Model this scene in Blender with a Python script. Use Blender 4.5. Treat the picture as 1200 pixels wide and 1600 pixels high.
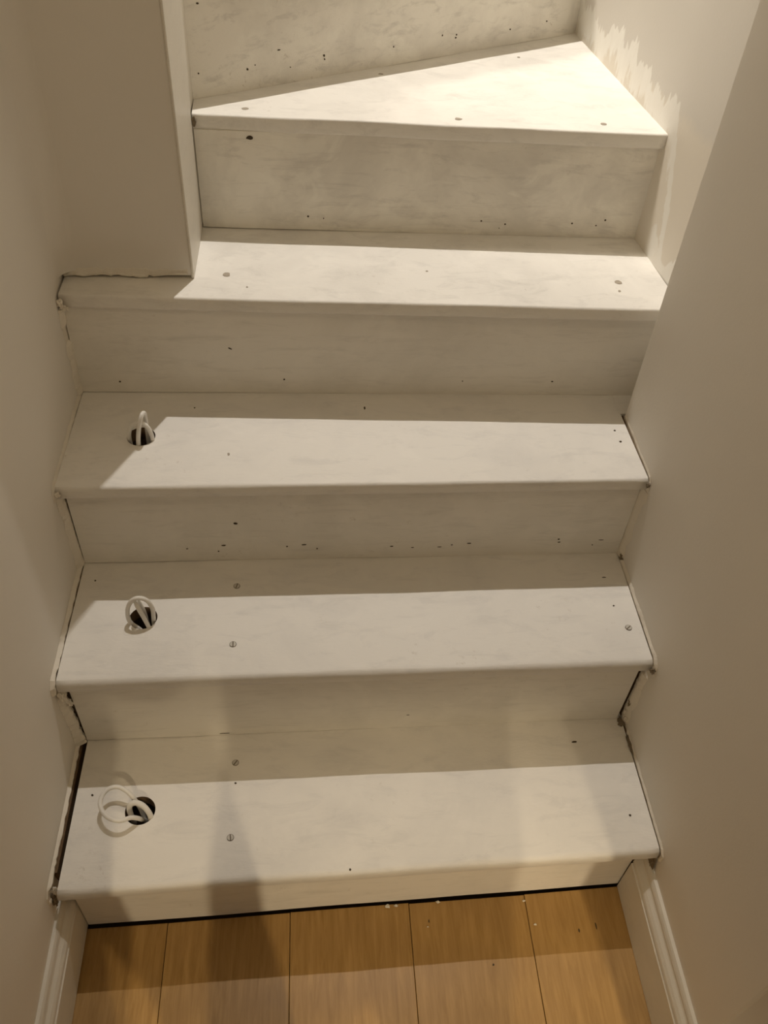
import bpy, bmesh, math, random
from mathutils import Vector, Matrix, noise

for o in list(bpy.data.objects):
    bpy.data.objects.remove(o, do_unlink=True)
SC = bpy.context.scene
COL = SC.collection
R = math.radians

# ------------------------------------------------------------------ camera
CAM = Vector((0.1332, -0.8273, 1.5769))
YAW, PITCH, ROLL, FPX = 0.12, 0.7929, 0.0773, 1348.5
cd = bpy.data.cameras.new('camera')
cam = bpy.data.objects.new('camera', cd)
COL.objects.link(cam)
f = Vector((math.sin(YAW)*math.cos(PITCH), math.cos(YAW)*math.cos(PITCH), -math.sin(PITCH)))
r = Vector((math.cos(YAW), -math.sin(YAW), 0))
u = r.cross(f)
r2 = r*math.cos(ROLL) + u*math.sin(ROLL)
u2 = -r*math.sin(ROLL) + u*math.cos(ROLL)
M = Matrix((r2, u2, -f)).transposed().to_4x4()
M.translation = CAM
cam.matrix_world = M
cd.sensor_fit = 'HORIZONTAL'
cd.sensor_width = 36
cd.lens = FPX*36/1200
cd.clip_start = 0.01
SC.camera = cam

# ------------------------------------------------------------------ world, lights, exposure
W = bpy.data.worlds.new('world')
SC.world = W
W.use_nodes = True
W.node_tree.nodes['Background'].inputs[0].default_value = (1.0, 0.84, 0.60, 1)
W.node_tree.nodes['Background'].inputs[1].default_value = 0.25


def spot(name, loc, target, watts, col, angle, blend, radius):
    l = bpy.data.lights.new(name, 'SPOT')
    l.energy = watts
    l.color = col
    l.spot_size = R(angle)
    l.spot_blend = blend
    l.shadow_soft_size = radius
    o = bpy.data.objects.new(name, l)
    COL.objects.link(o)
    o.location = loc
    o.rotation_euler = (Vector(target) - Vector(loc)).to_track_quat('-Z', 'Y').to_euler()
    return o


L1 = (0.50, 1.65, 4.85)          # lamp on the upper floor's ceiling, over the stairwell
LA = (0.92, -2.95, 2.33)         # two hall ceiling lamps behind the photographer
LB = (0.07, -2.70, 2.33)
LC = (-1.05, 1.17, 2.95)         # unseen fill light added round the turn to brighten the stairwell wall
LD = (0.22, -0.62, 2.22)         # soft fill light added below the hall ceiling to lift the shaded steps
spot('stairwell_light', L1, (0.50, 1.65, 0.0), 505, (1.0, 0.94, 0.87), 61, 1.0, 0.02)
spot('hall_light', LA, (0.36, -0.75, 0.0), 170, (1.0, 0.80, 0.52), 26, 0.75, 0.02)
spot('hall_light', LB, (0.10, -0.75, 0.0), 95, (1.0, 0.80, 0.52), 32, 0.75, 0.02)
spot('stairwell_fill', LC, (0.70, 1.05, 1.50), 110, (1.0, 0.90, 0.76), 46, 0.9, 0.16)
gl = bpy.data.lights.new('step_fill', 'POINT')
gl.energy = 2.8
gl.color = (1.0, 0.80, 0.53)
gl.shadow_soft_size = 0.085
go = bpy.data.objects.new('step_fill', gl)
COL.objects.link(go)
go.location = LD
SC.view_settings.view_transform = 'Standard'
SC.view_settings.look = 'None'
SC.view_settings.gamma = 1
SC.view_settings.use_curve_mapping = False
SC.view_settings.exposure = 0.0
SC.cycles.use_denoising = True
SC.cycles.max_bounces = 10
SC.cycles.diffuse_bounces = 8

# ------------------------------------------------------------------ materials
MATS = {}


def nd(nt, typ, **kw):
    n = nt.nodes.new(typ)
    for k, v in kw.items():
        setattr(n, k, v)
    return n


def base_mat(name, rough=0.6):
    m = bpy.data.materials.new(name)
    m.use_nodes = True
    nt = m.node_tree
    b = nt.nodes['Principled BSDF']
    b.inputs['Roughness'].default_value = rough
    b.inputs['Specular IOR Level'].default_value = 0.3
    MATS[name] = m
    return m, nt, b


def ramp(nt, src, p0, p1):
    n = nd(nt, 'ShaderNodeMapRange')
    n.inputs['From Min'].default_value = p0
    n.inputs['From Max'].default_value = p1
    nt.links.new(src, n.inputs['Value'])
    return n.outputs['Result']


def tex(nt, co, scale, detail=4, rough=0.6, stretch=None, dist=0):
    if stretch:
        mp = nd(nt, 'ShaderNodeMapping')
        mp.inputs['Scale'].default_value = stretch
        nt.links.new(co, mp.inputs['Vector'])
        co = mp.outputs['Vector']
    n = nd(nt, 'ShaderNodeTexNoise')
    n.inputs['Scale'].default_value = scale
    n.inputs['Detail'].default_value = detail
    n.inputs['Roughness'].default_value = rough
    n.inputs['Distortion'].default_value = dist
    nt.links.new(co, n.inputs['Vector'])
    return n.outputs['Fac']


def mix(nt, fac, a, b):
    n = nd(nt, 'ShaderNodeMix', data_type='RGBA')
    for sock, v in ((n.inputs[6], a), (n.inputs[7], b)):
        if isinstance(v, tuple):
            sock.default_value = (*v, 1)
        else:
            nt.links.new(v, sock)
    if isinstance(fac, float):
        n.inputs[0].default_value = fac
    else:
        nt.links.new(fac, n.inputs[0])
    return n.outputs[2]


def mul(nt, a, k):
    n = nd(nt, 'ShaderNodeMath', operation='MULTIPLY')
    nt.links.new(a, n.inputs[0])
    if isinstance(k, (int, float)):
        n.inputs[1].default_value = k
    else:
        nt.links.new(k, n.inputs[1])
    return n.outputs[0]


def bump(nt, b, h, strength, dist):
    n = nd(nt, 'ShaderNodeBump')
    n.inputs['Strength'].default_value = strength
    n.inputs['Distance'].default_value = dist
    nt.links.new(h, n.inputs['Height'])
    nt.links.new(n.outputs['Normal'], b.inputs['Normal'])


def paint(name, col, grey, brown, worn, smear, seed=0.0, streak=(1, 5, 5), rough=0.55):
    """brushed, sanded and filled old paint: grey filler clouds, brown worn flecks"""
    m, nt, b = base_mat(name, rough)
    tc = nd(nt, 'ShaderNodeTexCoord')
    ad = nd(nt, 'ShaderNodeVectorMath', operation='ADD')
    ad.inputs[1].default_value = (seed, seed*1.7, seed*.3)
    nt.links.new(tc.outputs['Object'], ad.inputs[0])
    co = ad.outputs[0]
    cloud = ramp(nt, tex(nt, co, 4.5, 5, 0.62, None, 0.4), 0.46, 0.72)
    c = mix(nt, mul(nt, cloud, smear), col, grey)
    fine = ramp(nt, tex(nt, co, 11, 6, 0.7, streak, 0.6), 0.52, 0.74)
    c = mix(nt, mul(nt, fine, smear*0.8), c, tuple(x*0.9 for x in grey))
    lite = ramp(nt, tex(nt, co, 7.3, 4, 0.6, (1.4, 2.2, 2.2), 0.8), 0.55, 0.66)
    c = mix(nt, mul(nt, lite, smear*0.55), c, tuple(min(.9, x*1.07) for x in col))
    fleck = ramp(nt, tex(nt, co, 75, 4, 0.7), 0.60, 0.74)
    patch = ramp(nt, tex(nt, co, 7, 3, 0.6), 0.56, 0.68)
    c = mix(nt, mul(nt, mul(nt, fleck, patch), worn), c, brown)
    nt.links.new(c, b.inputs['Base Color'])
    brush = tex(nt, co, 90, 3, 0.6, streak)
    bump(nt, b, brush, 0.25, 0.0015)
    return m


def plaster(name, col, var=0.12, bs=0.2, scale=180):
    m, nt, b = base_mat(name, 0.75)
    tc = nd(nt, 'ShaderNodeTexCoord')
    co = tc.outputs['Object']
    v = ramp(nt, tex(nt, co, 3.2, 4, 0.55), 0.35, 0.75)
    c = mix(nt, mul(nt, v, var), col, tuple(x*0.72 for x in col))
    sc = ramp(nt, tex(nt, co, 26, 5, 0.7, None, 1.0), 0.68, 0.8)
    c = mix(nt, mul(nt, sc, 0.12), c, tuple(x*0.6 for x in col))
    nt.links.new(c, b.inputs['Base Color'])
    bump(nt, b, tex(nt, co, scale, 4, 0.6), bs, 0.001)
    return m


WHITE = (0.76, 0.735, 0.68)
GREY = (0.60, 0.58, 0.55)
BROWN = (0.36, 0.29, 0.21)
paint('tread_paint', (0.80, 0.775, 0.725), (0.63, 0.615, 0.595), BROWN, 0.4, 0.52, 0.0, (1, 3, 3))
paint('winder_paint', (0.82, 0.795, 0.74), (0.66, 0.635, 0.59), BROWN, 0.5, 0.7, 3.1, (1.3, 3, 3))
paint('riser_paint', (0.82, 0.79, 0.725), (0.63, 0.605, 0.545), BROWN, 0.4, 0.5, 5.2, (1, 4, 6))
paint('worn_riser_paint', (0.85, 0.82, 0.745), (0.60, 0.57, 0.515), BROWN, 0.8, 0.85, 7.7, (1, 3, 5))
paint('trim_paint', (0.71, 0.675, 0.60), (0.60, 0.57, 0.51), BROWN, 0.3, 0.35, 9.4, (4, 1, 4), 0.45)
plaster('wall_plaster', (0.78, 0.745, 0.685))
plaster('upper_plaster', (0.77, 0.735, 0.67), 0.2)


def smeared():
    """old wall paint with a band of white filler dragged along above the stair, torn brush strokes at its top edge"""
    m = plaster('smeared_plaster', (0.70, 0.67, 0.62), 0.15)
    nt = m.node_tree
    b = nt.nodes['Principled BSDF']
    old = b.inputs['Base Color'].links[0].from_socket
    tc = nd(nt, 'ShaderNodeTexCoord')
    co = tc.outputs['Object']
    sx = nd(nt, 'ShaderNodeSeparateXYZ')
    nt.links.new(co, sx.inputs[0])

    def m2(op, a, c):
        n = nd(nt, 'ShaderNodeMath', operation=op)
        for i, v in enumerate((a, c)):
            if isinstance(v, (int, float)):
                n.inputs[i].default_value = v
            else:
                nt.links.new(v, n.inputs[i])
        return n.outputs[0]
    spikes = tex(nt, co, 16, 3, 0.7, (1, 1, 0.12), 0.3)
    ragged = tex(nt, co, 34, 4, 0.7, (1, 1, 0.5), 0.5)
    z, y = sx.outputs['Z'], sx.outputs['Y']
    edge = m2('ADD', m2('MULTIPLY', m2('SUBTRACT', spikes, 0.5), 0.22), 1.062)
    # the band drops away towards the front end
    edge = m2('SUBTRACT', edge, m2('MULTIPLY', m2('MAXIMUM', m2('SUBTRACT', 0.62, y), 0.0), 2.4))
    band = m2('MULTIPLY', ramp(nt, m2('SUBTRACT', edge, z), -0.001, 0.003),
              ramp(nt, m2('ADD', m2('SUBTRACT', m2('SUBTRACT', z, edge), -0.062), m2('MULTIPLY', m2('SUBTRACT', ragged, 0.5), 0.10)), -0.004, 0.012))
    edge2 = m2('ADD', m2('MULTIPLY', m2('SUBTRACT', spikes, 0.5), 0.14), 0.838)
    low = m2('MULTIPLY', ramp(nt, m2('SUBTRACT', edge2, z), -0.001, 0.004), ramp(nt, m2('SUBTRACT', 0.60, y), 0.0, 0.02))
    f_ = m2('MULTIPLY', m2('MAXIMUM', band, low), m2('ADD', 0.45, m2('MULTIPLY', ragged, 0.8)))
    tint = ramp(nt, m2('ADD', m2('SUBTRACT', 1.055, z), m2('MULTIPLY', m2('SUBTRACT', ragged, 0.5), 0.04)), 0.0, 0.02)
    c = mix(nt, m2('MULTIPLY', tint, 0.55), old, (0.80, 0.74, 0.64))
    c = mix(nt, f_, c, (0.86, 0.845, 0.80))
    nt.links.new(c, b.inputs['Base Color'])


smeared()
plaster('bead_plaster', (0.80, 0.75, 0.66), 0.35, 0.5, 120)
plaster('filler', (0.84, 0.82, 0.78), 0.1, 0.3, 90)
plaster('ceiling_paint', (0.80, 0.79, 0.76))


def plain(name, col, rough=0.6, metal=0.0, var=0.15, scale=40):
    m, nt, b = base_mat(name, rough)
    tc = nd(nt, 'ShaderNodeTexCoord')
    v = tex(nt, tc.outputs['Object'], scale, 3, 0.6)
    c = mix(nt, mul(nt, v, var*2), col, tuple(x*0.6 for x in col))
    nt.links.new(c, b.inputs['Base Color'])
    b.inputs['Metallic'].default_value = metal
    return m


plain('dark_timber', (0.10, 0.066, 0.036), 0.85, 0, 0.4, 25)
plain('raw_timber', (0.17, 0.11, 0.06), 0.8, 0, 0.4, 60)
plain('dent', (0.075, 0.055, 0.033), 0.9)  # shade of the nail holes, held in the colour; knots share it
plain('dirt', (0.26, 0.21, 0.145), 0.9, 0, .4, 120)
plain('plug', (0.40, 0.35, 0.28), 0.8)
plain('screw_paint', (0.60, 0.57, 0.51), 0.5)
plain('screw_slot', (0.16, 0.125, 0.085), 0.8)
plain('cable_white', (0.83, 0.81, 0.76), 0.42, 0, 0.05)
plain('crumb', (0.72, 0.68, 0.58), 0.8)
plain('skin', (0.55, 0.34, 0.25), 0.55)
plain('hair', (0.06, 0.04, 0.03), 0.6)
plain('shirt', (0.10, 0.12, 0.16), 0.85)
plain('trousers', (0.06, 0.07, 0.09), 0.85)
plain('shoe', (0.12, 0.12, 0.12), 0.6)
plain('phone_black', (0.03, 0.03, 0.035), 0.25)
plain('lamp_white', (0.8, 0.8, 0.78), 0.4)


def oak():
    m, nt, b = base_mat('oak', 0.38)
    tc = nd(nt, 'ShaderNodeTexCoord')
    oi = nd(nt, 'ShaderNodeObjectInfo')
    ad = nd(nt, 'ShaderNodeVectorMath', operation='ADD')
    nt.links.new(tc.outputs['Object'], ad.inputs[0])
    cx = nd(nt, 'ShaderNodeCombineXYZ')
    nt.links.new(mul(nt, oi.outputs['Random'], 7.0), cx.inputs[1])
    nt.links.new(cx.outputs[0], ad.inputs[1])
    co = ad.outputs[0]
    grain = ramp(nt, tex(nt, co, 11, 6, 0.65, (9, 0.8, 1), 0.5), 0.3, 0.75)
    c = mix(nt, grain, (0.42, 0.255, 0.088), (0.25, 0.138, 0.036))
    w = nd(nt, 'ShaderNodeTexWave', wave_type='RINGS')
    w.inputs['Scale'].default_value = 5
    w.inputs['Distortion'].default_value = 5
    w.inputs['Detail'].default_value = 3
    mp = nd(nt, 'ShaderNodeMapping')
    mp.inputs['Scale'].default_value = (4, 0.7, 1)
    nt.links.new(co, mp.inputs['Vector'])
    nt.links.new(mp.outputs[0], w.inputs['Vector'])
    c = mix(nt, mul(nt, w.outputs['Fac'], 0.22), c, (0.27, 0.155, 0.055))
    pores = ramp(nt, tex(nt, co, 60, 2, 0.5, (8, 0.5, 1)), 0.66, 0.74)
    c = mix(nt, mul(nt, pores, 0.3), c, (0.20, 0.11, 0.035))
    tone = ramp(nt, oi.outputs['Random'], 0, 1)
    c = mix(nt, mul(nt, tone, 0.22), c, (0.52, 0.33, 0.14))
    nt.links.new(c, b.inputs['Base Color'])
    bump(nt, b, tex(nt, co, 40, 4, 0.6, (8, 0.6, 1)), 0.12, 0.001)


oak()

# ------------------------------------------------------------------ helpers


def tag(o, label=None, cat=None, group=None, kind=None):
    for k, v in (('label', label), ('category', cat), ('group', group), ('kind', kind)):
        if v:
            o[k] = v
    return o


def mesh_obj(name, bm, mats, parent=None, smooth=False):
    bmesh.ops.recalc_face_normals(bm, faces=bm.faces[:])
    me = bpy.data.meshes.new(name)
    bm.to_mesh(me)
    bm.free()
    for m in ([mats] if isinstance(mats, str) else mats):
        me.materials.append(MATS[m])
    if smooth:
        for p in me.polygons:
            p.use_smooth = True
    o = bpy.data.objects.new(name, me)
    COL.objects.link(o)
    o.parent = parent
    return o


def empty(name, loc=(0, 0, 0)):
    o = bpy.data.objects.new(name, None)
    o.empty_display_size = 0.05
    o.location = loc
    COL.objects.link(o)
    return o


def add_box(bm, lo, hi, bevel=0):
    vs = [bm.verts.new((x, y, z)) for z in (lo[2], hi[2]) for y in (lo[1], hi[1]) for x in (lo[0], hi[0])]
    fs = [bm.faces.new([vs[i] for i in q]) for q in
          ((0, 2, 3, 1), (4, 5, 7, 6), (0, 1, 5, 4), (2, 6, 7, 3), (0, 4, 6, 2), (1, 3, 7, 5))]
    if bevel:
        es = list({e for f_ in fs for e in f_.edges})
        bmesh.ops.bevel(bm, geom=es, offset=bevel, segments=2, affect='EDGES', profile=0.5)


def add_prism(bm, pts, z0, z1):
    """plan polygon extruded from z0 to z1"""
    a = [bm.verts.new((x, y, z0)) for x, y in pts]
    b = [bm.verts.new((x, y, z1)) for x, y in pts]
    bm.faces.new(a[::-1])
    bm.faces.new(b)
    n = len(pts)
    for i in range(n):
        bm.faces.new((a[i], a[(i+1) % n], b[(i+1) % n], b[i]))


def loft(bm, rings, cap=True, closed=True, mat=0):
    vr = [[bm.verts.new(p) for p in ring] for ring in rings]
    n = len(rings[0])
    for i in range(len(vr)-1):
        for j in range(n if closed else n-1):
            f_ = bm.faces.new((vr[i][j], vr[i][(j+1) % n], vr[i+1][(j+1) % n], vr[i+1][j]))
            f_.material_index = mat
    if cap:
        bm.faces.new(vr[0][::-1]).material_index = mat
        bm.faces.new(vr[-1]).material_index = mat


def tube(bm, pts, rad, seg=10, sub=6):
    """round cable through points (Catmull-Rom)"""
    P = [Vector(p) for p in pts]
    Q = []
    for i in range(len(P)-1):
        p0 = P[i-1] if i else P[0]*2-P[1]
        p3 = P[i+2] if i+2 < len(P) else P[-1]*2-P[-2]
        for k in range(sub):
            t = k/sub
            Q.append(0.5*((2*P[i]) + (P[i+1]-p0)*t + (2*p0-5*P[i]+4*P[i+1]-p3)*t*t + (3*P[i]-p0-3*P[i+1]+p3)*t**3))
    Q.append(P[-1])
    n = None
    rings = []
    for i, q in enumerate(Q):
        t = (Q[min(i+1, len(Q)-1)] - Q[max(i-1, 0)]).normalized()
        if n is None:
            n = t.orthogonal().normalized()
        n = (n - t*n.dot(t)).normalized()
        b = t.cross(n)
        rings.append([q + rad*(math.cos(a)*n + math.sin(a)*b) for a in [2*math.pi*k/seg for k in range(seg)]])
    loft(bm, rings)


def lerp(a, b, t):
    return tuple(x+(y-x)*t for x, y in zip(a, b))


def nz(x, s):
    return noise.noise(Vector((x, s*13.7, s*3.1)))


# ------------------------------------------------------------------ dimensions read from the photograph
H0, RISE = 0.2036, 0.2
ZT = [0] + [H0 + RISE*k for k in range(8)]
XL, XR = -0.274, 0.7035              # plaster faces of the side walls
NEWEL_X, NEWEL_Y = -0.0593, 0.48     # corner of the boxed-in partition on the fourth tread
END_Y = 0.366                        # the right wall's pier ends here
# tread corners: front left, front right, back left, back right
TREADS = {
    1: ((-0.259, -0.2955), (0.699, -0.2705), (-0.2567, -0.0344), (0.698, -0.0198)),
    2: ((-0.2667, -0.0495), (0.6985, -0.0365), (-0.2645, 0.2004), (0.6992, 0.2086)),
    3: ((-0.2714, 0.1816), (0.7005, 0.1948), (-0.2695, 0.4286), (0.6955, 0.428)),
    4: ((-0.2700, 0.4234), (0.7640, 0.3995), (-0.2700, 0.6560), (0.7458, 0.6445)),
    5: ((-0.0585, 0.6577), (0.7500, 0.6290), (-0.0610, 0.7187), (0.7031, 1.1534)),
}
RISERS = {
    1: ((-0.2515, -0.2715), (0.6845, -0.2420)),
    2: ((-0.2567, -0.0344), (0.6900, -0.0198)),
    3: ((-0.2639, 0.2004), (0.6985, 0.2086)),
    4: ((-0.2700, 0.4286), (0.7600, 0.4250)),
    5: ((-0.0574, 0.6548), (0.7458, 0.6445)),
    6: ((-0.0610, 0.7187), (0.7031, 1.1534)),
}


def far_wall_x(y):                    # the upper stairwell wall is a little out of square
    return 0.757 - 0.0889*(y-0.509)


# ------------------------------------------------------------------ the setting: walls, ceiling, floor
ZTOP = 4.95
bm = bmesh.new()
add_box(bm, (XL-0.12, -1.0, -0.05), (XL, 0.62, ZTOP))
wall_left = tag(mesh_obj('wall_left', bm, 'wall_plaster'), 'matte off-white plaster wall along the left ends of the steps', 'wall', None, 'structure')

bm = bmesh.new()
add_box(bm, (XR, -0.53, -0.05), (XR+0.20, END_Y, ZTOP), 0.004)
wall_right = tag(mesh_obj('wall_right', bm, 'wall_plaster'), 'matte off-white plaster wall standing in shade on the right of the lower steps', 'wall', None, 'structure')

bm = bmesh.new()
add_prism(bm, [(far_wall_x(END_Y-0.02), END_Y-0.02), (far_wall_x(1.93), 1.93), (0.95, 1.93), (0.95, END_Y-0.02)], -0.05, ZTOP)
wall_far = tag(mesh_obj('wall_stairwell', bm, 'smeared_plaster'), 'bright plaster wall with filler smears beside the triangular upper tread', 'wall', None, 'structure')

bm = bmesh.new()
add_box(bm, (-1.6, 1.90, -0.05), (0.95, 2.0, ZTOP))
tag(mesh_obj('wall_back', bm, 'upper_plaster'), 'plaster wall at the back of the stairwell above the winder', 'wall', None, 'structure')

bm = bmesh.new()   # boxed-in partition at the turn
add_box(bm, (XL, NEWEL_Y, ZT[4]+0.004), (NEWEL_X, 0.60, ZTOP), 0.003)
wall_part = tag(mesh_obj('wall_partition', bm, 'wall_plaster'), 'shaded plaster partition standing on the left end of the fourth tread', 'wall', None, 'structure')
bm = bmesh.new()   # soft plaster fillet in the inner corner
fr_ = 0.032
arc = [(XL+fr_-fr_*math.cos(R(a_)), NEWEL_Y-fr_+fr_*math.sin(R(a_))) for a_ in range(0, 91, 9)]
loft(bm, [[(x_, y_, z_) for x_, y_ in arc] for z_ in (ZT[4]+0.012, 2.0, ZTOP)], cap=False, closed=False)
mesh_obj('corner_fillet', bm, 'wall_plaster', wall_part, True)
bm = bmesh.new()   # painted post that closes its open edge
add_box(bm, (NEWEL_X-0.06, 0.598, ZT[4]-0.05), (NEWEL_X-0.002, 0.74, ZTOP), 0.003)
mesh_obj('post', bm, 'trim_paint', wall_part)
bm = bmesh.new()
add_box(bm, (NEWEL_X-0.004, NEWEL_Y-0.002, ZT[4]+0.001), (NEWEL_X+0.0008, 0.648, ZTOP), 0.002)
tag(mesh_obj('corner_strip', bm, 'trim_paint', wall_part), 'pale painted strip on the open edge of the partition')

bm = bmesh.new()
add_box(bm, (0.825, -1.0, -0.05), (0.95, -0.53, 2.40))
tag(mesh_obj('wall_hall', bm, 'wall_plaster'), 'plaster hall wall just past the end of the right wall', 'wall', None, 'structure')
bm = bmesh.new()
add_box(bm, (0.712, -1.10, -0.05), (0.95, -1.0, 2.40), 0.003)  # out of view, added to cut hall light off the right edge
tag(mesh_obj('shade_return', bm, 'wall_plaster'), 'narrow plaster return added unseen behind the photographer to shade the right of the floor', 'wall', None, 'structure')
bm = bmesh.new()
add_box(bm, (XL-0.12, -1.10, -0.05), (-0.105, -1.0, 2.40), 0.003)  # its left twin, added to keep hall light off the cable side
tag(mesh_obj('shade_return', bm, 'wall_plaster'), 'narrow plaster return added unseen behind the photographer to shade the left of the lowest tread', 'wall', None, 'structure')
bm = bmesh.new()
add_box(bm, (-1.6, 0.62, -0.05), (XL, 0.66, ZTOP))
tag(mesh_obj('wall_turn', bm, 'wall_plaster'), 'plaster wall below the upper flight, behind the partition', 'wall', None, 'structure')
bm = bmesh.new()
add_box(bm, (-1.3, -3.5, 2.36), (1.7, 0.02, 2.60))
tag(mesh_obj('ceiling', bm, 'ceiling_paint'), 'white ceiling over the hall in front of the stairs', 'ceiling', None, 'structure')
bm = bmesh.new()
add_box(bm, (-1.7, 0.02, ZTOP), (0.95, 2.0, ZTOP+0.1))
tag(mesh_obj('ceiling_upper', bm, 'ceiling_paint'), 'white ceiling high above the stairwell', 'ceiling', None, 'structure')

# floor of wide oak planks
bm = bmesh.new()
add_box(bm, (-1.3, -3.5, -0.09), (1.7, 0.5, -0.03))
floor = tag(mesh_obj('floor', bm, 'dark_timber'), 'wide honey-brown oak plank floor at the foot of the stairs', 'floor', None, 'structure')
PLANKS = []
seams = [0.0905+0.2095*i for i in range(-6, 8)]
for i, (a, b) in enumerate(zip(seams[:-1], seams[1:])):
    bm = bmesh.new()
    if -0.33 < a < 0.6:                # cut roughly along the lowest riser
        e0, e1 = [-0.2715+(x_+0.2515)*0.0315-0.0042+0.0012*math.sin(i*2.3+j) for j, x_ in enumerate((a, b))]
    else:
        e0 = e1 = -0.50 if 0.6 < a < 0.9 else -1.0
    zt = 0.0005*math.sin(i*1.7)
    add_prism(bm, [(a+0.0005, -3.4), (b-0.0005, -3.4), (b-0.0005, e1), (a+0.0005, e0)], -0.02, zt)
    bmesh.ops.bevel(bm, geom=[e for e in bm.edges if all(v.co.z > zt-1e-4 for v in e.verts)], offset=0.0006, segments=1, affect='EDGES')
    PLANKS.append(mesh_obj('plank', bm, 'oak', floor))


# skirting boards: moulded profile (distance from wall, height)
def skirting(name, label, x, side, y0, y1, h, mat='trim_paint'):
    prof = [(0, 0.002), (0.0205, 0.002), (0.0205, h*0.71), (0.0175, h*0.725), (0.0175, h*0.745), (0.0195, h*0.765),
            (0.0185, h*0.80), (0.0150, h*0.845), (0.0105, h*0.88), (0.0090, h*0.905), (0.0095, h*0.935), (0.0080, h*0.97), (0.0055, h), (0, h)]
    bm_ = bmesh.new()
    n = 30
    rings = []
    for k in range(n+1):
        y = y0+(y1-y0)*k/n
        rings.append([(x - side*d*(1+0.02*nz(y*9, side+d*40)), y, z) for d, z in prof])
    loft(bm_, rings)
    return tag(mesh_obj(name, bm_, mat), label, 'skirting board', None, 'structure')


skirting('baseboard_left', 'short painted skirting board at bottom left, running into the lowest step', XL, -1, -1.0, -0.2655, 0.134)
skirting('baseboard_right', 'long moulded skirting board at bottom right, running into the lowest step', XR, 1, -0.53, -0.2455, 0.145)
skirting('baseboard_hall', 'skirting board just visible in the bottom right corner past the wall end', 0.825, 1, -1.0, -0.53, 0.145)

# ------------------------------------------------------------------ the staircase
stairs = tag(empty('staircase', (0.2, -0.26, 0)), 'old winding wooden staircase, sanded and primed in patchy off-white paint', 'staircase')
bpy.context.view_layer.update()


def part(name, bm_, mats, parent=None, smooth=False):
    o = mesh_obj(name, bm_, mats, None, smooth)
    o.parent = parent or stairs
    o.matrix_parent_inverse = (parent or stairs).matrix_world.inverted()
    bpy.context.view_layer.update()
    return o


def tread(k, corners, z, th=0.024, rad=0.009, mat='tread_paint', hole=None, n=44):
    fl, fr, bl, br = corners
    bm_ = bmesh.new()
    rings = []
    for i in range(n+1):
        t = i/n
        F = lerp(fl, fr, t)
        B = lerp(bl, br, t)
        wob = 0.0011*nz(t*7, k) + 0.0006*nz(t*31, k+5)
        dz = 0.0008*nz(t*5, k+9)
        fx, fy = F[0], F[1]+wob
        ring = [(B[0], B[1]+0.022, z+dz), (lerp(B, F, .5)[0], lerp(B, F, .5)[1], z+dz)]
        rt = rad*(1+0.35*nz(t*9, k+2))
        for a in range(0, 91, 18):     # rounded top arris
            ring.append((fx, fy+rt-rt*math.sin(R(a)), z+dz-rt+rt*math.cos(R(a))))
        rb = 0.004
        for a in range(0, 91, 30):     # eased lower arris
            ring.append((fx, fy+rb-rb*math.cos(R(a)), z+dz-th+rb-rb*math.sin(R(a))))
        ring.append((B[0], B[1]+0.022, z+dz-th))
        rings.append(ring)
    loft(bm_, rings)
    o = part('tread', bm_, [mat, 'raw_timber'], smooth=False)
    if hole:
        cb = bmesh.new()
        bmesh.ops.create_cone(cb, cap_ends=True, segments=40, radius1=hole[2], radius2=hole[2], depth=0.12,
                              matrix=Matrix.Translation((hole[0], hole[1], z)))
        for f_ in cb.faces:
            f_.material_index = 0
        cut = mesh_obj('cutter', cb, ['raw_timber'])
        md = o.modifiers.new('hole', 'BOOLEAN')
        md.operation = 'DIFFERENCE'
        md.object = cut
        md.solver = 'EXACT'
        md.material_mode = 'TRANSFER'
        bpy.context.view_layer.update()
        me = bpy.data.meshes.new_from_object(o.evaluated_get(bpy.context.evaluated_depsgraph_get()))
        o.modifiers.clear()
        o.data = me
        bpy.data.objects.remove(cut, do_unlink=True)
    for p in o.data.polygons:          # smooth only along the rounded nosing
        p.use_smooth = abs(p.normal.z) < 0.98 and abs(p.normal.x) < 0.5 and p.normal.y < -0.05
    return o


HOLES = {1: (-0.1505, -0.1648, 0.0245), 2: (-0.1480, 0.0775, 0.0232), 3: (-0.1525, 0.3080, 0.0236)}
T = {}
for k in range(1, 6):
    T[k] = tread(k, TREADS[k], ZT[k], 0.0245 if k != 5 else 0.026, {1: .011, 2: .011, 3: .007, 4: .005, 5: .004}[k],
                 'winder_paint' if k >= 4 else 'tread_paint', HOLES.get(k))
# the flight goes on turning left above the frame
C0 = (-0.061, 0.7187)
T[6] = tread(6, ((-0.062, 0.706), (0.7105, 1.1400), (-0.064, 0.745), (0.665, 1.885)), ZT[6], 0.026, 0.005, 'winder_paint')
T[7] = tread(7, ((-0.068, 0.735), (0.655, 1.885), (-0.30, 0.79), (-0.04, 1.885)), ZT[7], 0.026, 0.005, 'winder_paint')


def riser(k, a, b, z0, z1, mat, gap=0.0015, n=24, th=0.018):
    a = Vector((*a, 0))
    b = Vector((*b, 0))
    d = (b-a).normalized()
    nrm = Vector((-d.y, d.x, 0))       # points into the stair
    bm_ = bmesh.new()
    rings = []
    for i in range(n+1):
        t = i/n
        p = a.lerp(b, t)
        q = p + nrm*(0.0012*nz(t*6, k+20))
        zb = z0 + max(0.0002, gap*(0.75-t*1.1)+0.0006*nz(t*9, k+31))
        rings.append([(q.x, q.y, zb), (q.x, q.y, zb+0.03), (q.x, q.y, (zb+z1)/2), (q.x, q.y, z1), (q.x+nrm.x*th, q.y+nrm.y*th, z1), (q.x+nrm.x*th, q.y+nrm.y*th, zb)])
    loft(bm_, rings)
    return part('riser', bm_, mat)


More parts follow.
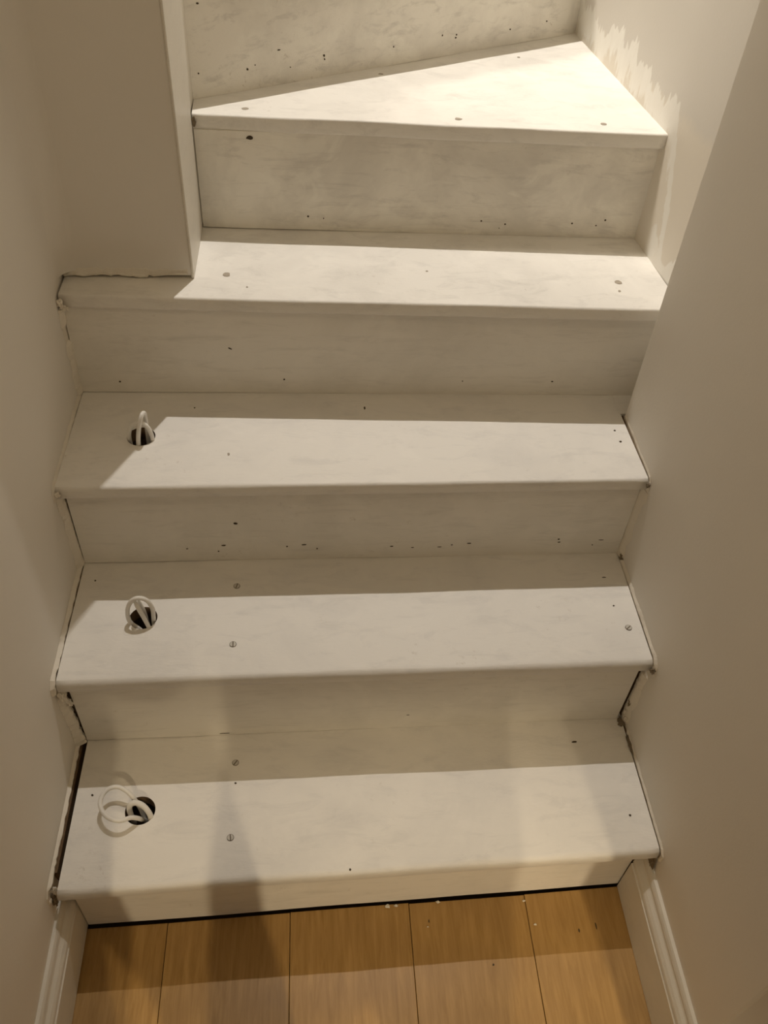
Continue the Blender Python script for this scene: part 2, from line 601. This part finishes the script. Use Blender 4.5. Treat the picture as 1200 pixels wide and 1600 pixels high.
RS = {}
for k in range(1, 7):
    z0 = 0.0052 if k == 1 else ZT[k-1]
    RS[k] = riser(k, *RISERS[k], z0, ZT[k]-0.0244, 'worn_riser_paint' if k >= 5 else 'riser_paint',
                  {1: 0.001, 2: 0.0032, 3: 0.0022, 4: 0.0016, 5: 0.0024, 6: 0.0005}[k])
riser(7, (-0.064, 0.745), (0.665, 1.885), ZT[6], ZT[7]-0.025, 'worn_riser_paint')

for k in (1, 2, 3):                    # dark boards added under the treads so the cable holes stay dark
    bm = bmesh.new()
    add_box(bm, (-0.255, RISERS[k][0][1]+0.04, ZT[k]-0.095), (0.68, RISERS[k+1][0][1]+0.03, ZT[k]-0.08))
    part('hole_shade_board', bm, 'dark_timber')
bm = bmesh.new()
add_box(bm, (0.694, END_Y+0.004, ZT[3]-0.0245), (0.768, 0.45, ZT[3]+0.0002))
part('tread_end', bm, 'tread_paint')
# narrow stringers of bare timber behind the ends of the steps, seen only through the cracks
for side, x0, x1 in ((-1, XL+0.0005, XL+0.0085), (1, XR-0.0030, XR-0.0005)):
    pts = [(-0.235, 0.0)]
    for k in (1, 2, 3):
        ci = 0 if side < 0 else 1
        y0 = RISERS[k][ci][1]+0.012
        y1 = RISERS[k+1][ci][1]+0.012
        pts += [(y0, ZT[k]-0.004), (y1, ZT[k]-0.004)]
    pts += [(y1, 0.0)]
    bm_ = bmesh.new()
    A = [bm_.verts.new((x0, y, z)) for y, z in pts]
    B = [bm_.verts.new((x1, y, z)) for y, z in pts]
    bm_.faces.new(A)
    bm_.faces.new(B[::-1])
    for i in range(len(pts)):
        j = (i+1) % len(pts)
        bm_.faces.new((A[i], A[j], B[j], B[i]))
    part('stringer', bm_, 'raw_timber')


# ------------------------------------------------------------------ ragged plaster beads where the steps meet the walls
def bead(parent, path, adirs, bdir, w, h, seed, step=0.006, miss=0.0):
    """path on the wall face; adirs: direction along the wall away from the step; bdir: away from the wall"""
    rnd = random.Random(seed)
    P = [Vector(p) for p in path]
    bm_ = bmesh.new()
    rings = []
    s = 0
    for i in range(len(P)-1):
        n = max(2, int((P[i+1]-P[i]).length/step))
        for j in range(n + (1 if i == len(P)-2 else 0)):
            t = j/n
            c = P[i].lerp(P[i+1], t)
            a = (Vector(adirs[i]).lerp(Vector(adirs[i+1]), t)).normalized()
            b = Vector(bdir)
            s += step
            wk = w*(1+0.55*nz(s*38, seed)+0.3*nz(s*120, seed+3))
            hk = h[0]+(h[1]-h[0])*((i+t)/(len(P)-1))
            hk *= (1+0.22*nz(s*60, seed+7)+0.25*nz(s*150, seed+1))
            if nz(s*25, seed+11) < -0.55+miss:
                hk *= 0.35
                wk *= 0.7
            wk = max(wk, 0.0012)
            rings.append([c + a*wk + b*0.0003, c + a*wk*0.7 + b*hk*0.45, c + a*wk*0.3 + b*hk*0.9, c + a*0.0006 + b*hk,
                          c - a*0.006 + b*hk*0.9, c - a*0.010 - b*0.001, c + a*0.0 - b*0.002])
    loft(bm_, rings)
    o = mesh_obj('plaster_bead', bm_, 'bead_plaster', parent)
    return o


def side_bead(parent, side, k, wt, ht, wr, hr, seed, miss_t=0.0, miss_r=0.0, top=True):
    x = XL if side < 0 else XR
    b = (1, 0, 0) if side < 0 else (-1, 0, 0)
    ci = 0 if side < 0 else 1
    fl, bl = TREADS[k][ci], TREADS[k][ci+2]
    if side > 0 and k == 3:
        bl = (bl[0], END_Y-0.004)
    z = ZT[k]
    up = (0, 0, 1)
    # down the nosing, along the tread
    bead(parent, [(x, fl[1]-0.002, z-0.024), (x, fl[1]-0.002, z-0.006), (x, fl[1]+0.006, z+0.0005), (x, bl[1], z+0.0005)],
         [(0, -1, 0), (0, -1, 0.2), (0, -.5, .8), up], b, wt, ht, seed, miss=miss_t)
    # up the riser above
    ry = RISERS[k+1][ci][1]
    if top:
        bead(parent, [(x, ry-0.001, z+0.001), (x, ry-0.001, z+RISE-0.026)], [(0, -1, 0.2), (0, -1, 0)], b, wr, hr, seed+40, miss=miss_r)


def under_bead(parent, side, k, w, h, seed, miss=0.0):
    x = XL if side < 0 else XR
    b = (1, 0, 0) if side < 0 else (-1, 0, 0)
    ry = RISERS[k][0 if side < 0 else 1][1]
    z0 = ZT[k-1]
    bead(parent, [(x, ry-0.001, z0+0.001), (x, ry-0.001, z0+RISE-0.026)], [(0, -1, .1), (0, -1, 0)], b, w, h, seed, miss=miss)


side_bead(wall_left, -1, 3, 0.008, (0.0020, 0.0034), 0.017, (0.005, 0.007), 3)
side_bead(wall_left, -1, 2, 0.006, (0.0052, 0.0070), 0.015, (0.010, 0.007), 4)
side_bead(wall_left, -1, 1, 0.004, (0.0035, 0.0060), 0.012, (0.014, 0.010), 5, 0.1, 0.2)
side_bead(wall_right, 1, 1, 0.006, (0.0028, 0.0030), 0.014, (0.006, 0.007), 6, 0.1, 0.35)
side_bead(wall_right, 1, 2, 0.009, (0.0036, 0.0032), 0.021, (0.0050, 0.0045), 7)
side_bead(wall_right, 1, 3, 0.006, (0.0022, 0.0012), 0.006, (0.002, 0.001), 8, 0, 0, False)
# crack and torn filler under the partition
rp = random.Random(5)
bm = bmesh.new()
rings = []
for i in range(46):
    t = i/45
    x = XL+0.003+(NEWEL_X-XL-0.012)*t
    hgt = 0.010+0.005*nz(t*14, 3)+0.003*nz(t*40, 8)
    low = max(0.0004, 0.0026+0.0042*nz(t*8, 12)+0.0030*nz(t*31, 2)+(0.0035 if t > 0.68 else 0))
    pr = 0.0032+0.0014*nz(t*17, 5)
    y = NEWEL_Y
    z = ZT[4]+0.001
    rings.append([(x, y+0.002, z+hgt+0.008), (x, y-0.0006, z+hgt+0.006), (x, y-pr*0.6, z+hgt*0.7), (x, y-pr, z+low+0.003), (x, y-pr*0.8, z+low), (x, y+0.004, z+low+0.0005)])
loft(bm, rings)
mesh_obj('plaster_bead', bm, 'bead_plaster', wall_part)
# crumbled filler at the left ends of the third and fourth nosings, the broken corner low on the right
def lump(parent, c, size, mat, seed, flat=1.0):
    bm_ = bmesh.new()
    bmesh.ops.create_icosphere(bm_, subdivisions=3, radius=1)
    for v in bm_.verts:
        d = 0.8+0.6*noise.noise(v.co*1.7+Vector((seed, seed*2, 0)))+0.5*noise.noise(v.co*4.5+Vector((seed*3, 0, seed)))
        v.co = Vector((c[0]+v.co.x*size[0]*d, c[1]+v.co.y*size[1]*d, c[2]+v.co.z*size[2]*d*flat))
    return mesh_obj('filler_crumb', bm_, mat, parent)


for i, (c, s, m) in enumerate([
        ((XL+0.006, 0.419, ZT[4]-0.012), (0.006, 0.004, 0.009), 'bead_plaster'),
        ((XL+0.009, 0.421, ZT[4]-0.022), (0.007, 0.003, 0.006), 'bead_plaster'),
        ((XL+0.006, 0.178, ZT[3]-0.010), (0.005, 0.003, 0.006), 'bead_plaster'),
        ((XL+0.010, -0.047, 0.36), (0.008, 0.004, 0.016), 'bead_plaster'),
        ((XL+0.014, -0.040, 0.335), (0.006, 0.004, 0.012), 'bead_plaster'),
        ((XL+0.008, -0.282, ZT[1]-0.018), (0.007, 0.005, 0.010), 'bead_plaster'),
        ((XL+0.003, -0.288, ZT[1]-0.04), (0.004, 0.006, 0.022), 'dirt'),
        ((NEWEL_X+0.003, 0.657, ZT[5]-0.012), (0.0035, 0.002, 0.010), 'dirt')]):
    lump(wall_left, c, s, m, i*3.3)
for i, (c, s, m) in enumerate([
        ((XR-0.004, -0.024, 0.262), (0.004, 0.006, 0.012), 'dirt'),
        ((XR-0.006, -0.024, 0.235), (0.004, 0.005, 0.012), 'bead_plaster'),
        ((XR-0.004, -0.032, 0.222), (0.004, 0.005, 0.006), 'bead_plaster'),
        ((XR-0.008, -0.028, 0.2050), (0.008, 0.010, 0.0012), 'dirt'),
        ((XR-0.004, -0.075, 0.2060), (0.004, 0.020, 0.002), 'dirt'),
        ((XR-0.002, 0.196, 0.410), (0.0025, 0.012, 0.008), 'dirt'),
        ((XR-0.004, -0.042, ZT[2]-0.014), (0.005, 0.006, 0.006), 'dirt'),
        ((XR-0.003, 0.190, ZT[3]-0.008), (0.004, 0.004, 0.004), 'dirt'),
        ((XR-0.003, -0.268, ZT[1]-0.014), (0.004, 0.004, 0.008), 'dirt'),
        ((XR-0.003, -0.262, ZT[1]-0.05), (0.003, 0.012, 0.022), 'dirt')]):
    lump(wall_right, c, s, m, i*2.1+50)

# ------------------------------------------------------------------ screws, plugs, nail holes
def screw(tk, x, y, ang, rad=0.0058):
    bm_ = bmesh.new()
    z = ZT[tk]+0.0006
    n = 20
    c = [bm_.verts.new((x+rad*math.cos(2*math.pi*i/n), y+rad*math.sin(2*math.pi*i/n), z+0.0003)) for i in range(n)]
    d = [bm_.verts.new((v.co.x, v.co.y, z-0.003)) for v in c]
    bm_.faces.new(c).material_index = 1
    for i in range(n):
        bm_.faces.new((c[i], d[i], d[(i+1) % n], c[(i+1) % n])).material_index = 1
    rr = rad*0.86
    g = rad*0.15
    ca, sa = math.cos(ang), math.sin(ang)
    for s in (1, -1):
        a0 = math.asin(g/rr)
        prof = [(rr*math.cos(a0+(math.pi-2*a0)*i/10), s*rr*math.sin(a0+(math.pi-2*a0)*i/10)) for i in range(11)]
        v = [bm_.verts.new((x+px*ca-py*sa, y+px*sa+py*ca, z+0.0009)) for px, py in prof]
        w = [bm_.verts.new((p.co.x, p.co.y, z)) for p in v]
        bm_.faces.new(v if s > 0 else v[::-1]).material_index = 0
        for i in range(11):
            j = (i+1) % 11
            bm_.faces.new((v[i], v[j], w[j], w[i])).material_index = 0
    part('screw_head', bm_, ['screw_paint', 'screw_slot'], T[tk])


def pit(parent, c, nrm, rx, rz, mat, seed, name='nail_hole', ang=0.0):
    """small ragged mark: a thin flat disc; on holes its dark colour stands for the shade"""
    nrm = Vector(nrm).normalized()
    up = Vector((0, 0, 1)) if abs(nrm.z) < 0.5 else Vector((0, 1, 0))
    ex = up.cross(nrm).normalized()
    ey = nrm.cross(ex)
    bm_ = bmesh.new()
    n = 9
    ring, low = [], []
    for i in range(n):
        a = 2*math.pi*i/n
        d = 1+0.35*nz(i*0.9, seed)
        px, py = rx*d*math.cos(a), rz*d*math.sin(a)
        px, py = px*math.cos(ang)-py*math.sin(ang), px*math.sin(ang)+py*math.cos(ang)
        q = Vector(c)+ex*px+ey*py
        ring.append(bm_.verts.new(q+nrm*0.0016))
        low.append(bm_.verts.new(q-nrm*0.002))
    bm_.faces.new(ring)
    for i in range(n):
        bm_.faces.new((ring[i], low[i], low[(i+1) % n], ring[(i+1) % n]))
    part(name, bm_, mat, parent)


for tk, x, y, a in [(1, -0.0011, -0.2165, 1.7), (1, -0.0001, -0.0848, 1.0), (2, 0.0036, 0.0193, 1.6), (2, 0.0032, 0.1427, 1.3), (2, 0.675, 0.0368, 0.7)]:
    screw(tk, x, y, a)
UP = (0, 0, 1)
for i, (tk, x, y, rx, ry, m, nm) in enumerate([
        (1, 0.0019, -0.1226, 0.0022, 0.0018, 'dent', 'nail_hole'), (1, 0.665, -0.205, 0.002, 0.002, 'dent', 'nail_hole'),
        (1, 0.60, -0.065, 0.0045, 0.0016, 'dent', 'nail_hole'), (1, 0.19, -0.276, 0.0018, 0.0018, 'dent', 'nail_hole'),
        (1, -0.232, -0.135, 0.002, 0.002, 'dent', 'nail_hole'),
        (2, 0.661, 0.085, 0.0018, 0.0016, 'dent', 'nail_hole'), (2, 0.66, 0.15, 0.004, 0.0009, 'dent', 'nail_hole'), (2, -0.24, 0.16, 0.0016, 0.0016, 'dent', 'nail_hole'),
        (3, -0.0036, 0.2622, 0.0022, 0.0034, 'plug', 'nail_hole'), (3, 0.677, 0.293, 0.0022, 0.002, 'dent', 'nail_hole'), (3, 0.674, 0.323, 0.0018, 0.0016, 'dent', 'nail_hole'),
        (3, -0.07, 0.385, 0.0015, 0.0015, 'dent', 'nail_hole'), (3, 0.23, 0.385, 0.0016, 0.004, 'dent', 'nail_hole'),
        (4, -0.0061, 0.4939, 0.0062, 0.0062, 'plug', 'filled_screw_hole'), (4, 0.6726, 0.4873, 0.0062, 0.0058, 'plug', 'filled_screw_hole'),
        (4, 0.6672, 0.4579, 0.0026, 0.0030, 'plug', 'nail_hole'), (4, 0.3374, 0.5143, 0.0022, 0.0022, 'plug', 'nail_hole'), (4, 0.03, 0.455, 0.0018, 0.0018, 'plug', 'nail_hole'),
        (5, 0.0279, 0.6865, 0.0062, 0.0050, 'plug', 'filled_screw_hole'), (5, 0.3889, 0.6703, 0.0058, 0.0048, 'plug', 'filled_screw_hole'), (5, 0.6424, 0.6671, 0.0056, 0.0046, 'plug', 'filled_screw_hole'),
        (5, 0.2687, 0.8707, 0.0050, 0.0035, 'plug', 'filled_screw_hole'), (5, 0.55, 0.99, 0.003, 0.003, 'plug', 'nail_hole')]):
    pit(T[tk], (x, y, ZT[tk]-0.0010), UP, rx, ry, m, i+2, nm)


def rn(k):
    a, b = RISERS[k]
    d = Vector((b[0]-a[0], b[1]-a[1], 0)).normalized()
    return Vector((d.y, -d.x, 0)), a, d


RH = {6: [(-0.041, 1.148, 3, 2), (0.084, 1.061, 4, 1.4), (0.163, 1.040, 2.2, 3), (0.164, 1.034, 1.6, 2), (0.030, 1.038, 2.4, 2.6), (0.043, 1.043, 1.6, 1.6), (-0.049, 1.044, 2, 2),
          (0.103, 1.030, 1.4, 1.4), (0.294, 1.036, 2, 2.4), (0.392, 1.042, 1.8, 2.4), (0.421, 1.034, 2.6, 2), (0.422, 1.039, 2, 2), (0.540, 1.033, 2.2, 2.2), (0.624, 1.037, 2.4, 2)],
      5: [(0.035, 0.969, 7.0, 4.2), (0.132, 0.831, 2.0, 2.0), (0.160, 0.828, 1.2, 1.6), (0.449, 0.831, 2.0, 1.8), (0.494, 0.826, 2.2, 2.0), (0.484, 0.818, 1.2, 1.2), (0.619, 0.831, 2.2, 2.0),
          (0.680, 0.839, 2.2, 2.2), (0.665, 0.828, 1.8, 1.6)],
      4: [(-0.004, 0.700, 4.4, 1.3), (-0.201, 0.628, 2.2, 1.8), (0.087, 0.635, 2.0, 1.8), (0.409, 0.634, 1.4, 1.2), (0.575, 0.634, 2.4, 1.0)],
      3: [(0.004, 0.499, 4.4, 2.6), (-0.020, 0.444, 5.0, 1.6), (-0.084, 0.437, 2.4, 1.2), (-0.202, 0.431, 1.6, 1.4), (-0.030, 0.429, 1.8, 1.4), (0.090, 0.438, 1.8, 1.4), (0.120, 0.442, 4.5, 1.0), (0.143, 0.431, 1.6, 1.4),
          (0.276, 0.434, 4.0, 1.5), (0.314, 0.430, 3.6, 1.4), (0.363, 0.430, 5.0, 1.2), (0.385, 0.435, 2.6, 1.2), (0.416, 0.438, 4.4, 1.2), (0.580, 0.445, 2.2, 2.0), (0.582, 0.437, 3.2, 1.4), (0.646, 0.428, 1.8, 1.6), (0.660, 0.441, 6.0, 0.9)],
      2: [(-0.022, 0.2105, 11, 0.8), (0.30, 0.246, 3.0, 0.8)]}
for k, lst in RH.items():
    nrm, a, d = rn(k)
    for i, (x, z, rx, rz) in enumerate(lst):
        s = (x-a[0])/d.x
        c = (x, a[1]+d.y*s, z)
        pit(RS[k], Vector(c)-nrm*0.0008, nrm, rx*(0.00070 if k == 6 else 0.00082), rz*(0.00070 if k == 6 else 0.00082), 'dent', k*20+i, 'nail_hole', -0.5 if (k, i) == (4, 0) else 0.0)

for i, (x, y, rx, ry) in enumerate([(0.628, -0.312, 0.0014, 0.0060), (0.596, -0.318, 0.0016, 0.0035), (0.436, -0.366, 0.0018, 0.0016), (0.333, -0.29, 0.0010, 0.0030)]):
    pit(PLANKS[[j for j in range(len(seams)-1) if seams[j] < x < seams[j+1]][0]], (x, y, -0.0010), UP, rx, ry, 'dent', 90+i, 'knot')

# ------------------------------------------------------------------ cable loops pushed up through the holes
def cable(parent, pts, rad=0.0037):
    bm_ = bmesh.new()
    tube(bm_, pts, rad, 12, 7)
    o = mesh_obj('cable', bm_, 'cable_white', None, True)
    o.parent = parent
    o.matrix_parent_inverse = parent.matrix_world.inverted()
    return o


def loop(label, base):
    e = tag(empty('cable_loop', base), label, 'cable', 'cable loops in the tread holes')
    bpy.context.view_layer.update()
    return e


c3 = loop('white cable loop in the hole of the third tread, one strand upright in front', (-0.1525, 0.308, ZT[3]-0.05))
cable(c3, [(-0.156, 0.2885, 0.545), (-0.1545, 0.2885, 0.600), (-0.1500, 0.288, 0.632), (-0.1440, 0.292, 0.655), (-0.1410, 0.300, 0.660), (-0.1405, 0.311, 0.648), (-0.143, 0.318, 0.61), (-0.146, 0.320, 0.55)])
cable(c3, [(-0.168, 0.305, 0.545), (-0.1712, 0.302, 0.598), (-0.1668, 0.300, 0.6262), (-0.1555, 0.299, 0.6390), (-0.1415, 0.299, 0.6380), (-0.1338, 0.299, 0.6225), (-0.1328, 0.300, 0.598), (-0.137, 0.302, 0.545)])
c2 = loop('white cable ring with a slanting strand in the hole of the second tread', (-0.148, 0.0775, ZT[2]-0.05))
cable(c2, [(-0.141, 0.068, 0.345), (-0.1530, 0.0665, 0.3830), (-0.1680, 0.067, 0.4075), (-0.1668, 0.068, 0.4395), (-0.1570, 0.069, 0.4600), (-0.1455, 0.070, 0.4655), (-0.1340, 0.071, 0.4575), (-0.1280, 0.072, 0.4350), (-0.1300, 0.073, 0.4080), (-0.136, 0.074, 0.345)])
cable(c2, [(-0.130, 0.0600, 0.350), (-0.1370, 0.0600, 0.4000), (-0.1428, 0.062, 0.4265), (-0.1495, 0.066, 0.4480), (-0.1535, 0.076, 0.4540), (-0.1530, 0.087, 0.436), (-0.149, 0.092, 0.40), (-0.147, 0.092, 0.35)])
c1 = loop('white cable loop in the hole of the lowest tread, leaning left over the board', (-0.1505, -0.1648, ZT[1]-0.05))
cable(c1, [(-0.148, -0.158, 0.150), (-0.1475, -0.178, 0.200), (-0.1580, -0.1868, 0.2260), (-0.1756, -0.1938, 0.2310), (-0.1957, -0.1866, 0.2320), (-0.2085, -0.1690, 0.2330), (-0.2080, -0.1526, 0.2350),
           (-0.1987, -0.1408, 0.2360), (-0.1848, -0.1380, 0.2350), (-0.1706, -0.1441, 0.2310), (-0.1599, -0.1520, 0.2200), (-0.153, -0.156, 0.195), (-0.150, -0.157, 0.150)])
cable(c1, [(-0.166, -0.166, 0.160), (-0.1672, -0.1650, 0.2050), (-0.1640, -0.1625, 0.2210), (-0.1540, -0.1620, 0.2260), (-0.1424, -0.1665, 0.2230), (-0.1335, -0.1740, 0.2110), (-0.1330, -0.176, 0.190), (-0.136, -0.172, 0.150)], 0.0046)

# ------------------------------------------------------------------ crumbs of plaster on the boards by the lowest riser
for i, (x, y, s, lb) in enumerate([
        (0.262, -0.2625, 0.0042, 'largest plaster crumb, at the lowest riser left of the middle plank seam'),
        (0.277, -0.2620, 0.0030, 'small plaster crumb just right of the largest one at the lowest riser'),
        (0.352, -0.2590, 0.0032, 'plaster crumb at the lowest riser on the fourth plank from the left'),
        (0.507, -0.2640, 0.0025, 'plaster crumb on the rightmost plank seam, touching the dark gap'),
        (0.520, -0.3050, 0.0022, 'pale crumb lying beside the rightmost plank seam away from the riser'),
        (0.330, -0.3000, 0.0015, 'tiny pale speck in the open on the fourth plank from the left')]):
    bm = bmesh.new()
    bmesh.ops.create_icosphere(bm, subdivisions=2, radius=1)
    for v in bm.verts:
        d = 0.9+0.7*noise.noise(v.co*1.8+Vector((i*4.1, 0, 0)))
        v.co = Vector((x+v.co.x*s*d*1.2, y+v.co.y*s*d*0.8, 0.0004+s*0.55+v.co.z*s*d*0.55))
    tag(mesh_obj('plaster_crumb', bm, 'crumb'), lb, 'crumb', 'plaster crumbs on the floor')

# ------------------------------------------------------------------ ceiling lamps that give the light, one of them added as fill
def downlight(loc, label):
    e = tag(empty('ceiling_lamp', (loc[0], loc[1], loc[2]+0.03)), label, 'lamp', 'round recessed ceiling lamps')
    bm_ = bmesh.new()
    prof = [(0.045, 0.0), (0.058, -0.004), (0.060, 0.004), (0.060, 0.0), (0.047, 0.03)]
    n = 24
    rings = [[(p[0]*math.cos(2*math.pi*i/n), p[0]*math.sin(2*math.pi*i/n), p[1]) for p in prof] for i in range(n)]
    rings.append(rings[0])
    loft(bm_, rings, cap=False, closed=True)
    bmesh.ops.remove_doubles(bm_, verts=bm_.verts[:], dist=1e-5)
    mesh_obj('lamp_trim', bm_, 'lamp_white', e)


downlight((LA[0], LA[1], 2.33), 'round recessed lamp in the hall ceiling on the right, behind the photographer')
downlight((LB[0], LB[1], 2.33), 'round recessed lamp in the middle of the hall ceiling, behind the photographer')
g = tag(empty('fill_lamp', (LD[0], LD[1], 2.36)), 'lamp fitting added to carry the fill light over the foot of the stairs', 'lamp')  # made-up fitting for the added fill light
bm = bmesh.new()
bmesh.ops.create_cone(bm, cap_ends=True, segments=28, radius1=0.06, radius2=0.05, depth=0.03, matrix=Matrix.Translation((0, 0, -0.016)))
mesh_obj('fill_plate', bm, 'lamp_white', g)
bm = bmesh.new()
bmesh.ops.create_cone(bm, cap_ends=True, segments=20, radius1=0.012, radius2=0.012, depth=0.03, matrix=Matrix.Translation((0, 0, -0.042)))
mesh_obj('fill_stem', bm, 'lamp_white', g)
downlight((L1[0], L1[1], ZTOP-0.03), 'round recessed lamp in the high ceiling over the stairwell')

# ------------------------------------------------------------------ the photographer, whose shadow falls on the boards and the lowest tread
PX, PY = 0.165, -1.16
person = tag(empty('person', (PX, PY, 0)), 'person in dark jumper and trousers standing in the hall, both hands raised to a phone', 'person')
bpy.context.view_layer.update()


def skin_mesh(name, verts, edges, root, parent, paint_fn, mats, sub=1):
    me = bpy.data.meshes.new(name)
    me.from_pydata([v[0] for v in verts], edges, [])
    o = bpy.data.objects.new(name, me)
    COL.objects.link(o)
    md = o.modifiers.new('skin', 'SKIN')
    md.use_smooth_shade = True
    ly = me.skin_vertices[0] if me.skin_vertices else None
    for i, v in enumerate(verts):
        ly.data[i].radius = v[1] if isinstance(v[1], tuple) else (v[1], v[1])
        ly.data[i].use_root = (i == root)
    ms = o.modifiers.new('sub', 'SUBSURF')
    ms.levels = ms.render_levels = sub
    bpy.context.view_layer.update()
    em = bpy.data.meshes.new_from_object(o.evaluated_get(bpy.context.evaluated_depsgraph_get()))
    o.modifiers.clear()
    o.data = em
    em.materials.clear()
    for m in mats:
        em.materials.append(MATS[m])
    for p in em.polygons:
        p.material_index = paint_fn(p.center)
        p.use_smooth = True
    o.parent = parent
    return o


V, E = [], []


def vtx(x, y, z, rr, link=None):
    V.append(((x, y, z), rr))
    if link is not None:
        E.append((link, len(V)-1))
    return len(V)-1


cx = CAM.x-PX                          # the phone, relative to the person
pel = vtx(0, 0, 0.95, (0.165, 0.115))
wai = vtx(0, 0.005, 1.10, (0.150, 0.105), pel)
che = vtx(0, 0.0, 1.27, (0.165, 0.115), wai)
nec0 = vtx(0, 0.0, 1.40, (0.105, 0.080), che)
nec = vtx(0, 0.015, 1.475, 0.055, nec0)
hd0 = vtx(0, 0.035, 1.545, (0.066, 0.080), nec)
hd1 = vtx(0, 0.045, 1.62, (0.078, 0.098), hd0)
hd2 = vtx(0, 0.035, 1.69, (0.066, 0.082), hd1)
for s in (-1, 1):
    hip = vtx(s*0.095, 0, 0.86, 0.092, pel)
    kn = vtx(s*0.105, 0.015, 0.48, 0.058, hip)
    an = vtx(s*0.11, -0.02, 0.09, 0.040, kn)
    ft = vtx(s*0.115, 0.07, 0.04, 0.036, an)
    vtx(s*0.125, 0.16, 0.032, 0.030, ft)
    sh = vtx(s*0.175, 0.0, 1.385, 0.062, nec0)
    el = vtx(s*0.235, 0.075, 1.12, 0.044, sh)
    wr = vtx(cx+s*0.085, 0.255, 1.435, 0.027, el)
    pa = vtx(cx+s*0.066, 0.275, 1.495, (0.024, 0.030), wr)
    for i, (dy, dz, ln) in enumerate(((0.0, 0.035, 0.040), (0.004, 0.018, 0.044), (0.005, 0.000, 0.042), (0.003, -0.017, 0.034))):
        k1 = vtx(cx+s*0.060, 0.292, 1.525+dz, 0.0095, pa)
        k2 = vtx(cx+s*0.048, 0.306+dy*0.3, 1.530+dz, 0.0085, k1)
        vtx(cx+s*(0.050-ln*0.75), 0.310, 1.533+dz, 0.0075, k2)
    t1 = vtx(cx+s*0.052, 0.268, 1.510, 0.0105, pa)
    t2 = vtx(cx+s*0.034, 0.266, 1.528, 0.0095, t1)
    vtx(cx+s*0.018, 0.270, 1.545, 0.008, t2)


def cloth(c):
    if c.z < 0.075:
        return 3
    if c.z < 0.93:
        return 2
    if c.y > 0.25 or c.z > 1.455:
        return 0
    return 1


skin_mesh('body', V, E, pel, person, cloth, ['skin', 'shirt', 'trousers', 'shoe'])
bm = bmesh.new()
bmesh.ops.create_uvsphere(bm, u_segments=20, v_segments=14, radius=1)
bmesh.ops.delete(bm, geom=[v for v in bm.verts if v.co.z < -0.25 or (v.co.y > 0.45 and v.co.z < 0.42)], context='VERTS')
for v in bm.verts:
    d = 1+0.05*noise.noise(v.co*4)
    v.co = Vector((v.co.x*0.088*d, 0.025+v.co.y*0.108*d, 1.645+v.co.z*0.092*d))
mesh_obj('hair', bm, 'hair', person, True)
for nm, c, sz in (('nose', (0, 0.142, 1.605), (0.011, 0.016, 0.022)), ('ear', (-0.078, 0.035, 1.61), (0.009, 0.018, 0.028)), ('ear', (0.078, 0.035, 1.61), (0.009, 0.018, 0.028)), ('mouth', (0, 0.125, 1.558), (0.022, 0.010, 0.007))):
    bm = bmesh.new()
    bmesh.ops.create_uvsphere(bm, u_segments=10, v_segments=8, radius=1, matrix=Matrix.Translation(c) @ Matrix.Diagonal((*sz, 1)))
    mesh_obj(nm, bm, 'skin', person, True)
for s in (-1, 1):
    bm = bmesh.new()
    bmesh.ops.create_uvsphere(bm, u_segments=10, v_segments=8, radius=0.011, matrix=Matrix.Translation((s*0.031, 0.126, 1.628)))
    mesh_obj('eye', bm, 'hair', person, True)
# the phone, just behind the point of view
bm = bmesh.new()
add_box(bm, (-0.036, -0.085, -0.0042), (0.036, 0.065, 0.0042), 0.003)
ph = tag(mesh_obj('phone', bm, 'phone_black'), 'black phone held up in both hands by the person in the hall', 'phone')
ph.matrix_world = Matrix.Translation(CAM - f*0.016) @ M.to_3x3().to_4x4()
